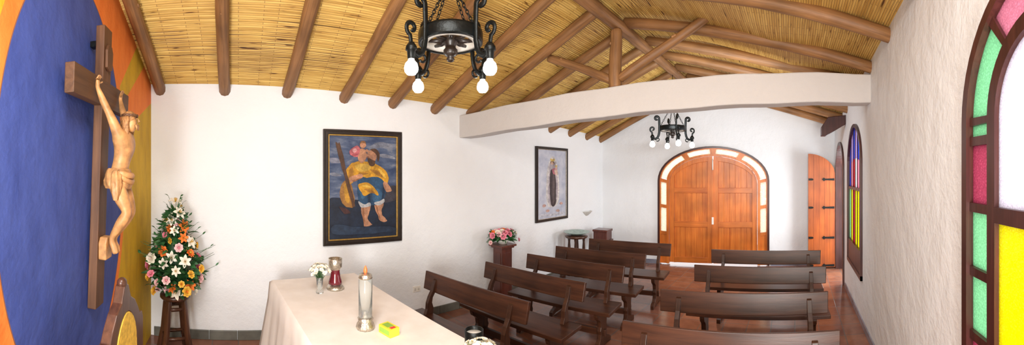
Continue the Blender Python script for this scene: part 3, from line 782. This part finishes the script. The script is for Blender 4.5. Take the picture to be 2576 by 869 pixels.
for i in range(10):
    a=random.choice([PI/2,-PI/2])+random.uniform(-.4,.4); mb.tube([(0,0,.08),(.1*math.cos(a),.18*math.sin(a),.14),(.14*math.cos(a),.30*math.sin(a),.05)],.003,4)
mb.obj('foliage',M_green,parent=e,kind='stuff')
for i in range(28):
    a=i*2.4; rr=math.sqrt((i+.5)/28); x=.14*rr*math.cos(a); y=.25*rr*math.sin(a); z=.08+.13*math.sqrt(max(0,1-rr*rr*.85))
    put_flower(e,(x,y,z),(x*3+.1,y*3,.6*(1.2-rr)),random.choice([0,4,0,5,3,7,4]),random.uniform(.75,1.05))
put_flower(e,(.05,.29,.03),(.4,1,.1),0,.7); put_flower(e,(.05,-.28,.06),(.4,-1,.2),4,.7)

# ------------------------------------------------------------------ small tables, font, shell
def round_stand(loc,r,h,label):
    e=empty('round_stool',loc,label=label,category='stool')
    mb=MB(); mb.lathe([(0,h-.05),(r-.02,h-.05),(r,h-.035),(r,h-.01),(r-.015,h),(0,h)],28); mb.obj('top',M_stand,parent=e)
    for k in range(4):
        a=k*PI/2+.5; prof=[(.018,0),(.03,.04),(.02,.10),(.034,.2),(.034,.35),(.02,.42),(.032,.5),(.02,h-.12),(.03,h-.05)]
        mb=MB(); mb.lathe(prof,12); mb.obj('leg',M_stand,parent=e,loc=(math.cos(a)*r*.65,math.sin(a)*r*.65,0))
    mb=MB(); mb.tube([(math.cos(k*PI/2+.5)*r*.65,math.sin(k*PI/2+.5)*r*.65,.2) for k in range(4)],.014,8,0,True)
    mb.obj('stretcher',M_stand,parent=e)
    return e
round_stand((-3.80,5.36,0),.21,.79,'dark carved wooden stool carrying a wide green basin')
mb=MB(); mb.lathe([(0,.0),(.08,.0),(.16,.025),(.235,.055),(.245,.065),(.23,.065),(.15,.035),(0,.015)],36)
mb.obj('basin',M_basin,loc=(-3.80,5.36,.791),label='wide shallow green glazed basin on dark stool',category='basin')
e=empty('small_side_table',(-3.80,6.30,0),(0,0,.1),label='small square dark wooden side table near room corner',category='table')
mb=MB(); mb.box((-.17,-.17,.53),(.17,.17,.56)); mb.obj('top',M_stand,parent=e,bevel=.004)
for a in (-1,1):
    for b_ in (-1,1):
        mb=MB(); mb.box((-.02,-.02,0),(.02,.02,.53)); mb.obj('leg',M_stand,parent=e,loc=(a*.135,b_*.135,0))
e=empty('wooden_box',(-3.80,6.30,.561),(0,0,.1),label='dark reddish wooden box with lid on side table',category='box')
mb=MB(); mb.box((-.15,-.13,0),(.15,.13,.17)); mb.obj('body',M_red,parent=e,bevel=.004)
mb=MB(); mb.box((-.165,-.145,.171),(.165,.145,.215)); mb.obj('lid',M_red,parent=e,bevel=.006)
mb=MB()
rows=[(0,-.08,.0),(.03,-.07,.03),(.075,-.03,.085),(.11,.01,.12),(.118,.02,.13),(.10,.012,.11),(.05,-.03,.05)]
vs=[]
for (rr,z,_) in rows:
    for k in range(17):
        a=-PI/2+PI*k/16; sc_=1+.05*math.cos(k*PI/2)
        vs.append((max(rr,.002)*math.cos(a)*sc_,max(rr,.002)*math.sin(a)*sc_*1.2,z))
mb.add(vs,[(i*17+k,i*17+k+1,(i+1)*17+k+1,(i+1)*17+k) for i in range(len(rows)-1) for k in range(16)],0,True)
mb.obj('holy_water_shell',M_cer,loc=(XL-.001,6.18,1.12),label='pale stone scalloped shell bowl fixed to white wall',category='wall bowl')
mb=MB(); mb.box((0,-.058,-.038),(.008,.058,.038)); 
for s in (-1,1): mb.box((.008,s*.025-.014,-.018),(.011,s*.025+.014,.018),1)
mb.obj('wall_outlet',[M_candle,M_cer],loc=(XL,2.27,.40),bevel=.002,label='small ivory double wall socket on white wall',category='socket')

# ------------------------------------------------------------------ paintings
def smooth(pts,n=5):
    out=[];k=len(pts)
    for i in range(k):
        p0,p1,p2,p3=[Vector(pts[(i+j-1)%k]) for j in range(4)]
        for t in range(n):
            t/=n; out.append(tuple(.5*((2*p1)+(-p0+p2)*t+(2*p0-5*p1+4*p2-p3)*t*t+(-p0+3*p1-3*p2+p3)*t*t*t)))
    return out
def ellp(cx_,cy_,rx,ry,n=14): return [(cx_+rx*math.cos(2*PI*i/n),cy_+ry*math.sin(2*PI*i/n)) for i in range(n)]
pc={}
def pmat(c):
    if c not in pc:
        m,nt,b=newmat('oil_paint',c,.5); f=noisen(nt,coords(nt),26,5,.7,.5); g=noisen(nt,coords(nt),7,3)
        a=ramp(nt,f,[(.3,tuple(x*.6 for x in c)),(.7,tuple(min(1,x*1.3) for x in c))]); k=ramp(nt,g,[(.35,(.5,.5,.55)),(.65,(1,1,1))])
        nt.links.new(mixc(nt,1.0,a,k,'MULTIPLY'),b.inputs['Base Color']); pc[c]=m
    return pc[c]
def painting(y0,y1,z0,z1,CW,CH,bgm,shapes,label,fw,inner):
    cy=(y0+y1)/2; W_=(y1-y0); H_=(z1-z0)
    e=empty('framed_painting',(XL+.003,cy,z0),(0,0,PI/2),label=label,category='painting')
    mb=MB()
    def ringf(o,i,d0,d1,m):
        a=[(-W_/2+o,o),(-W_/2+o,H_-o),(W_/2-o,H_-o),(W_/2-o,o),(-W_/2+o,o)]; b_=[(-W_/2+i,i),(-W_/2+i,H_-i),(W_/2-i,H_-i),(W_/2-i,i),(-W_/2+i,i)]
        mb.strip(a,b_,d0,d1,m,D2)
    ringf(0,fw*.35,-.035,0,0); ringf(fw*.35,fw*.8,-.045,0,0); ringf(fw*.8,fw,-.034,0,1)
    mb.obj('frame',[M_blackw,inner],parent=e,bevel=.003)
    mats=[bgm]; mb=MB(); cw=W_-2*fw; ch=H_-2*fw
    mb.box((-cw/2,-.015,fw),(cw/2,-.001,H_-fw),0)
    for li,(c,pts) in enumerate(shapes):
        m=pmat(c)
        if m not in mats: mats.append(m)
        q=[]
        for j,p in enumerate(pts):
            nv=noise.noise_vector(Vector((p[0]*.16,p[1]*.16,li*.7)))
            px_,pz_=p[0]+nv.x*1.3,p[1]+nv.y*1.3
            q.append((min(max(-cw/2+px_/CW*cw,-cw/2),cw/2),min(max(H_-fw-pz_/CH*ch,fw),H_-fw)))
        d=-.0155-.0003*li
        mb.add([(p[0],d,p[1]) for p in q],[tuple(range(len(q)))],mats.index(m))
    mb.obj('canvas',mats,parent=e)
bg1,nt,b=newmat('painted_sky',(.1,.13,.25),.45)
f=noisen(nt,coords(nt,(1,1,2.6)),4,5,.6,.4); nt.links.new(ramp(nt,f,[(.35,(.025,.045,.11)),(.55,(.08,.11,.19)),(.75,(.28,.29,.32))]),b.inputs['Base Color'])
skin=(.55,.27,.15); yl=(.66,.33,.02); bl=(.02,.075,.16); nv_=(.010,.02,.045); brn=(.10,.045,.022); wh=(.50,.50,.50); skd=(.36,.15,.07); yd=(.40,.18,.02); yll=(.80,.48,.07)
S=smooth
sh1=[(nv_,S([(0,96),(-3,130),(0,160),(50,160),(100,160),(103,130),(100,92),(85,95),(60,101),(30,97)])),
 ((.05,.045,.06),S([(70,84),(100,78),(100,100),(70,102)])),((.20,.22,.28),S([(60,14),(75,8),(99,12),(98,16),(80,15),(64,19)])),
 ((.27,.29,.35),S([(66,29),(80,27),(98,31),(97,34),(80,32)])),((.22,.23,.30),S([(2,34),(12,35),(20,40),(12,42),(2,41)])),((.24,.26,.32),S([(2,56),(12,57),(18,61),(3,61)])),
 ((.36,.17,.04),S([(18,72),(28,68),(34,84),(36,106),(28,110),(20,104),(15,90)])),
 ((.55,.28,.03),S([(21,76),(26,74),(29,92),(28,102),(23,98)])),(yd,S([(29,76),(31,80),(33,100),(31,104),(30,90)])),
 (skin,S([(48,104),(58,104),(60,112),(57,121),(56,128),(60,135),(62,138),(51,139),(50,130),(47,121),(46,112)])),(skd,S([(48,108),(50,108),(51,128),(52,137),(50,134),(48,122)])),
 (skin,S([(66,102),(78,101),(80,109),(77,117),(79,124),(85,131),(84,134),(75,133),(71,123),(67,113)])),(skd,S([(67,106),(69,106),(73,122),(76,131),(73,127),(69,116)])),
 (bl,S([(44,60),(60,57),(78,60),(86,72),(84,86),(80,98),(78,104),(66,107),(50,107),(42,98),(40,80)])),
 ((.04,.13,.25),S([(62,86),(70,82),(78,90),(72,103),(64,100)])),((.04,.12,.22),S([(46,74),(51,72),(53,88),(48,98),(44,88)])),((.01,.035,.08),S([(56,76),(58,76),(60,100),(57,104),(55,90)])),((.01,.035,.08),S([(80,76),(83,78),(80,96),(77,98)])),
 (wh,S([(42,101),(50,105),(58,103),(61,108),(53,110),(45,109)])),(wh,S([(65,103),(72,102),(80,98),(81,103),(70,108)])),
 (yl,S([(24,52),(32,42),(44,38),(58,40),(72,44),(84,54),(88,66),(84,74),(76,66),(66,62),(56,64),(46,62),(38,66),(30,74),(23,68)])),
 (yll,S([(36,46),(48,42),(60,46),(58,52),(44,54)])),(yll,S([(72,50),(80,56),(83,66),(77,60)])),(yd,S([(60,52),(72,54),(79,64),(70,60)])),(yd,S([(29,50),(34,50),(34,64),(28,68)])),(yd,S([(44,56),(56,57),(50,60),(42,60)])),
 (yl,S([(42,74),(54,72),(66,80),(72,92),(62,88),(50,92),(44,84)])),(yd,S([(50,82),(60,82),(67,89),(58,87)])),(yll,S([(46,76),(54,75),(60,80),(52,79)])),
 (skin,S([(28,64),(36,60),(46,58),(48,63),(38,68),(30,71)])),(skd,S([(32,68),(40,66),(46,63),(44,66),(35,70)])),(skin,S([(80,70),(88,76),(92,84),(86,87),(80,80)])),
 (brn,S([(9,14),(12,12),(15,14),(26,60),(37,104),(35,107),(32,105),(21,62)])),
 (skin,S([(56,24),(62,21),(68,25),(69,33),(64,39),(58,38),(55,31)])),(brn,S([(59,20),(66,18),(72,24),(73,34),(70,39),(69,30),(65,24)])),(brn,S([(55,34),(60,35),(66,38),(66,44),(60,46),(56,41)])),(skd,S([(57,28),(60,28),(60,29),(57,29)])),(skd,S([(54,31),(56,30),(57,33),(55,33)])),
 (skin,S([(41,22),(50,19),(54,27),(52,37),(45,41),(40,33)])),((.55,.14,.16),S([(30,21),(39,15),(44,20),(41,31),(34,31),(29,27)])),((.75,.38,.38),S([(33,20),(38,18),(39,23),(35,25)])),((.35,.07,.09),S([(33,28),(40,27),(39,30),(34,30)])),
 (skin,ellp(48,13,4.4,5.2)),((.28,.13,.05),S([(43,12),(46,7),(51,7),(53,12),(50,10),(46,10)])),(skin,S([(52,22),(58,26),(60,24),(54,19)])),
 ((.06,.02,.02),S([(14,108),(26,112),(30,118),(20,118)])),((.02,.04,.08),S([(8,134),(40,140),(90,142),(92,150),(10,150)]))]
painting(1.0,2.035,1.07,2.47,100,157,bg1,sh1,'large dark framed oil painting, man in yellow and blue clothes',.075,M_gold)
bg2,nt,b=newmat('painted_pale_sky',(.5,.5,.6),.45)
f=noisen(nt,coords(nt,(1,1,1)),5,4,.6,.4); nt.links.new(ramp(nt,f,[(.35,(.36,.39,.50)),(.6,(.52,.54,.62)),(.75,(.62,.62,.66))]),b.inputs['Base Color'])
sh2=[((.70,.67,.64),S([(26,28),(33,16),(42,24),(48,60),(50,110),(45,140),(26,144),(19,120),(20,62)])),
 ((.52,.46,.48),S([(27,36),(33,28),(41,36),(46,80),(46,120),(38,138),(26,138),(23,100)])),
 ((.05,.035,.04),S([(29,52),(37,50),(41,70),(42,110),(41,138),(31,142),(27,110),(27,75)])),
 ((.12,.09,.09),S([(34,58),(38,60),(39,100),(37,134),(34,130)])),
 ((.62,.20,.24),S([(33,48),(42,45),(45,54),(41,62),(35,60)])),((.72,.52,.42),S([(38,50),(44,50),(45,61),(40,63)])),
 ((.74,.50,.38),ellp(33,32,3.6,4.6)),((.25,.12,.05),S([(29,30),(33,25),(37,30),(37,36),(33,28),(29,36)])),((.80,.55,.12),S([(29,27),(29,20),(33,23),(37,20),(37,27)])),
 ((.74,.50,.38),ellp(42,44,2.8,3.4)),((.80,.55,.12),S([(39,41),(40,37),(42,39),(45,37),(45,41)])),
 ((.64,.40,.34),ellp(14,140,4,3.5)),((.64,.40,.34),ellp(54,138,4,3.5)),((.64,.40,.34),ellp(22,154,4,3.5)),((.62,.42,.36),ellp(46,156,5,3.5)),((.62,.62,.68),S([(8,160),(30,162),(58,160),(58,167),(8,167)]))]
painting(4.57,5.49,1.07,2.41,66,172,bg2,sh2,'dark framed painting, crowned woman in brown robe on pale sky',.055,M_brass)

# ------------------------------------------------------------------ things on the altar table
TZ=.902
e=empty('candle_vase',(-3.07,.86,TZ),label='burgundy glass candle holder on silver filigree foot, altar table',category='candle holder')
mb=MB(); mb.lathe([(0,0),(.075,0),(.082,.012),(.07,.028),(.045,.035),(.035,.045)],28); mb.obj('base',M_brass,parent=e)
mb=MB(); mb.lathe([(.035,.042),(.062,.05),(.060,.07),(.046,.12),(.040,.16),(.042,.175)],24); mb.obj('body',M_burg,parent=e)
mb=MB(); mb.lathe([(.042,.175),(.046,.185),(.060,.20),(.062,.235),(.062,.275),(.057,.275),(.055,.2),(0,.195)],24); mb.obj('cup',M_brass,parent=e,label='dark silver cup with rim')
def bouquet(name,loc,r,h,label,n,vase=True):
    e=empty(name,loc,label=label,category='flowers')
    mb=MB(); mb.lathe([(0,0),(.030,0),(.034,.01),(.026,.05),(.030,h*.55),(.027,h*.55),(.022,.05),(0,.012)],20); mb.obj('vase',M_glass if vase else M_brass,parent=e)
    rnd=random.Random(n); P=[]
    for i in range(n):
        a=i*2.4+rnd.uniform(-.3,.3); rr=math.sqrt((i+.5)/n)*rnd.uniform(.8,1.15)
        P.append((Vector((r*rr*math.cos(a),r*rr*math.sin(a),h*.56+(h*.42)*math.sqrt(max(0,1-rr*rr*.75))+rnd.uniform(-.02,.02))),a,rr))
    mb=MB()
    for p,a,rr in P: mb.tube([(0,0,h*.3),tuple(p*.6+Vector((0,0,h*.2))),tuple(p)],.0012,4)
    mb.obj('stems',M_stem,parent=e,kind='stuff')
    mb=MB()
    for p,a,rr in P:
        sc_=rnd.uniform(.8,1.5)
        for k in range(5): petal(mb,.015*sc_,.009*sc_,.6,.2,k*1.256,T(*p)@R(rr*.9,Vector((-math.sin(a),math.cos(a),0))),0,0,.001)
        mb.sphere((p[0],p[1],p[2]+.004),.003,1,6,4)
    mb.obj('blossoms',[Fw,Fc],parent=e,kind='stuff')
    return e
bouquet('white_flower_bouquet',(-3.00,.70,TZ),.095,.25,'small glass vase of tiny white flowers on altar table',60)
e=empty('oil_candle',(-2.23,.835,TZ),label='tall clear glass oil candle with filigree metal foot on altar table',category='candle')
mb=MB(); mb.lathe([(0,0),(.058,0),(.062,.01),(.056,.035),(.046,.05),(.052,.07),(.047,.078),(0,.078)],32,wob=lambda a,z:.04*math.sin(a*12)); mb.obj('base',M_brass,parent=e)
mb=MB(); mb.lathe([(.046,.08),(.047,.33),(.040,.35),(.020,.362),(.036,.348),(.043,.33),(.042,.085),(0,.083),(0,.08)],32); mb.obj('glass',M_glass,parent=e)
mb=MB(); mb.lathe([(0,.335),(.043,.335),(.048,.34),(.044,.362),(.02,.37),(0,.37)],28); mb.obj('cap',M_brass,parent=e)
mb=MB(); mb.lathe([(.008,.37),(.014,.38),(.012,.40),(.004,.42),(0,.422)],14); mb.obj('wick_tip',M_flame,parent=e)
e=empty('matchbox',(-2.10,.95,TZ),(0,0,.25),label='small yellow and green cardboard matchbox on altar table',category='box')
ymat=simple('yellow_card',(.85,.72,.04),.5,0,.08,20); gmat=simple('green_card',(.25,.45,.06),.5); rmat=simple('red_card',(.65,.05,.04),.5)
mb=MB(); mb.box((-.06,-.038,0),(.06,.038,.05),0); mb.box((-.05,-.0395,.010),(.05,-.038,.040),1); mb.box((-.045,-.025,.05),(.02,.025,.0512),1); mb.box((.025,-.02,.05),(.05,.02,.0514),2); mb.obj('sleeve',[ymat,gmat,rmat],parent=e,bevel=.001)
e=empty('glass_goblet',(-1.53,1.20,TZ),label='dark rimmed glass candle cup on altar table',category='candle holder')
mb=MB(); mb.lathe([(0,0),(.045,0),(.05,.01),(.02,.02),(.018,.06),(.045,.08),(.052,.11),(.052,.185),(.047,.185),(.046,.11),(0,.085)],26); mb.obj('cup',M_iron,parent=e)
mb=MB(); mb.lathe([(0,.10),(.045,.10),(.045,.165),(0,.165)],24); mb.obj('candle',M_candle,parent=e)
bouquet('white_flower_bouquet',(-1.36,1.10,TZ),.10,.20,'small vase of white blossoms near goblet on altar table',70)

# ------------------------------------------------------------------ ceremonial chair
e=empty('ceremonial_chair',(-1.92,-.44,0),(0,0,-.06),label='carved dark wooden chair with yellow upholstered arched back',category='chair')
MX=D2
ow=.29
outer=[(-ow,.42),(-ow,1.02),(-ow+.02,1.06),(-ow+.06,1.06),(-.20,1.11),(-.14,1.18),(-.07,1.22),(-.05,1.26),(-.03,1.30),(0,1.315),(.03,1.30),(.05,1.26),(.07,1.22),(.14,1.18),(.20,1.11),(ow-.06,1.06),(ow-.02,1.06),(ow,1.02),(ow,.42)]
inner=[(-.20,.50),(-.20,.95),(-.195,.99),(-.185,1.02),(-.165,1.06),(-.13,1.10),(-.09,1.13),(-.05,1.148),(-.02,1.155),(0,1.157),(.02,1.155),(.05,1.148),(.09,1.13),(.13,1.10),(.165,1.06),(.185,1.02),(.195,.99),(.20,.95),(.20,.50)]
inner=[(x*.78,z-.01) for x,z in inner]
mb=MB(); mb.strip(outer,inner,-.03,.03,0,MX); mb.box((-.21,-.03,.42),(.21,.03,.52)); mb.sphere((0,0,1.315),(.035,.03,.03),0,14,8); mb.obj('backrest',M_stand,parent=e,loc=(0,-.22,0),bevel=.006)
mb=MB(); mb.strip([(p[0]*1.0,.5) for p in inner],inner,-.02,.035,0,MX); mb.obj('back_cushion',M_uph,parent=e,loc=(0,-.22,0),bevel=.008)
mb=MB(); mb.box((-.28,-.22,.38),(.28,.26,.43)); mb.obj('seat_frame',M_stand,parent=e,bevel=.005)
mb=MB(); mb.box((-.26,-.18,.43),(.26,.25,.49)); mb.obj('seat_cushion',M_uph,parent=e,bevel=.02)
for s in (-1,1):
    mb=MB(); mb.tube([(s*.27,-.2,.72),(s*.285,.0,.70),(s*.29,.18,.69),(s*.29,.25,.66)],[.026,.026,.03,.03],8); mb.tube([(s*.27,.2,.42),(s*.275,.2,.69)],.022,8); mb.obj('armrest',M_stand,parent=e)
    for yy in (-.2,.22):
        mb=MB(); mb.box((-.025,-.025,0),(.025,.025,.38)); mb.obj('leg',M_stand,parent=e,loc=(s*.255,yy,0),bevel=.004)

# ------------------------------------------------------------------ camera
c=bpy.data.cameras.new('camera'); co=bpy.data.objects.new('camera',c); COL.objects.link(co); sc.camera=co
co.location=(0,0,1.95); c.type='PANO'; c.clip_start=.02; c.clip_end=200
F=891.
c.panorama_type='CENTRAL_CYLINDRICAL'
U0,U1,V0,V1=0,2576,0,869
c.central_cylindrical_range_u_min=(U0-1288)/F; c.central_cylindrical_range_u_max=(U1-1288)/F
c.central_cylindrical_range_v_min=(434.5-V1)/F; c.central_cylindrical_range_v_max=(434.5-V0)/F
c.central_cylindrical_radius=1.0
a=688/F
co.rotation_euler=(PI/2,0,math.atan2(math.sin(a),-math.cos(a))-PI/2)
sc.view_settings.view_transform='Standard'
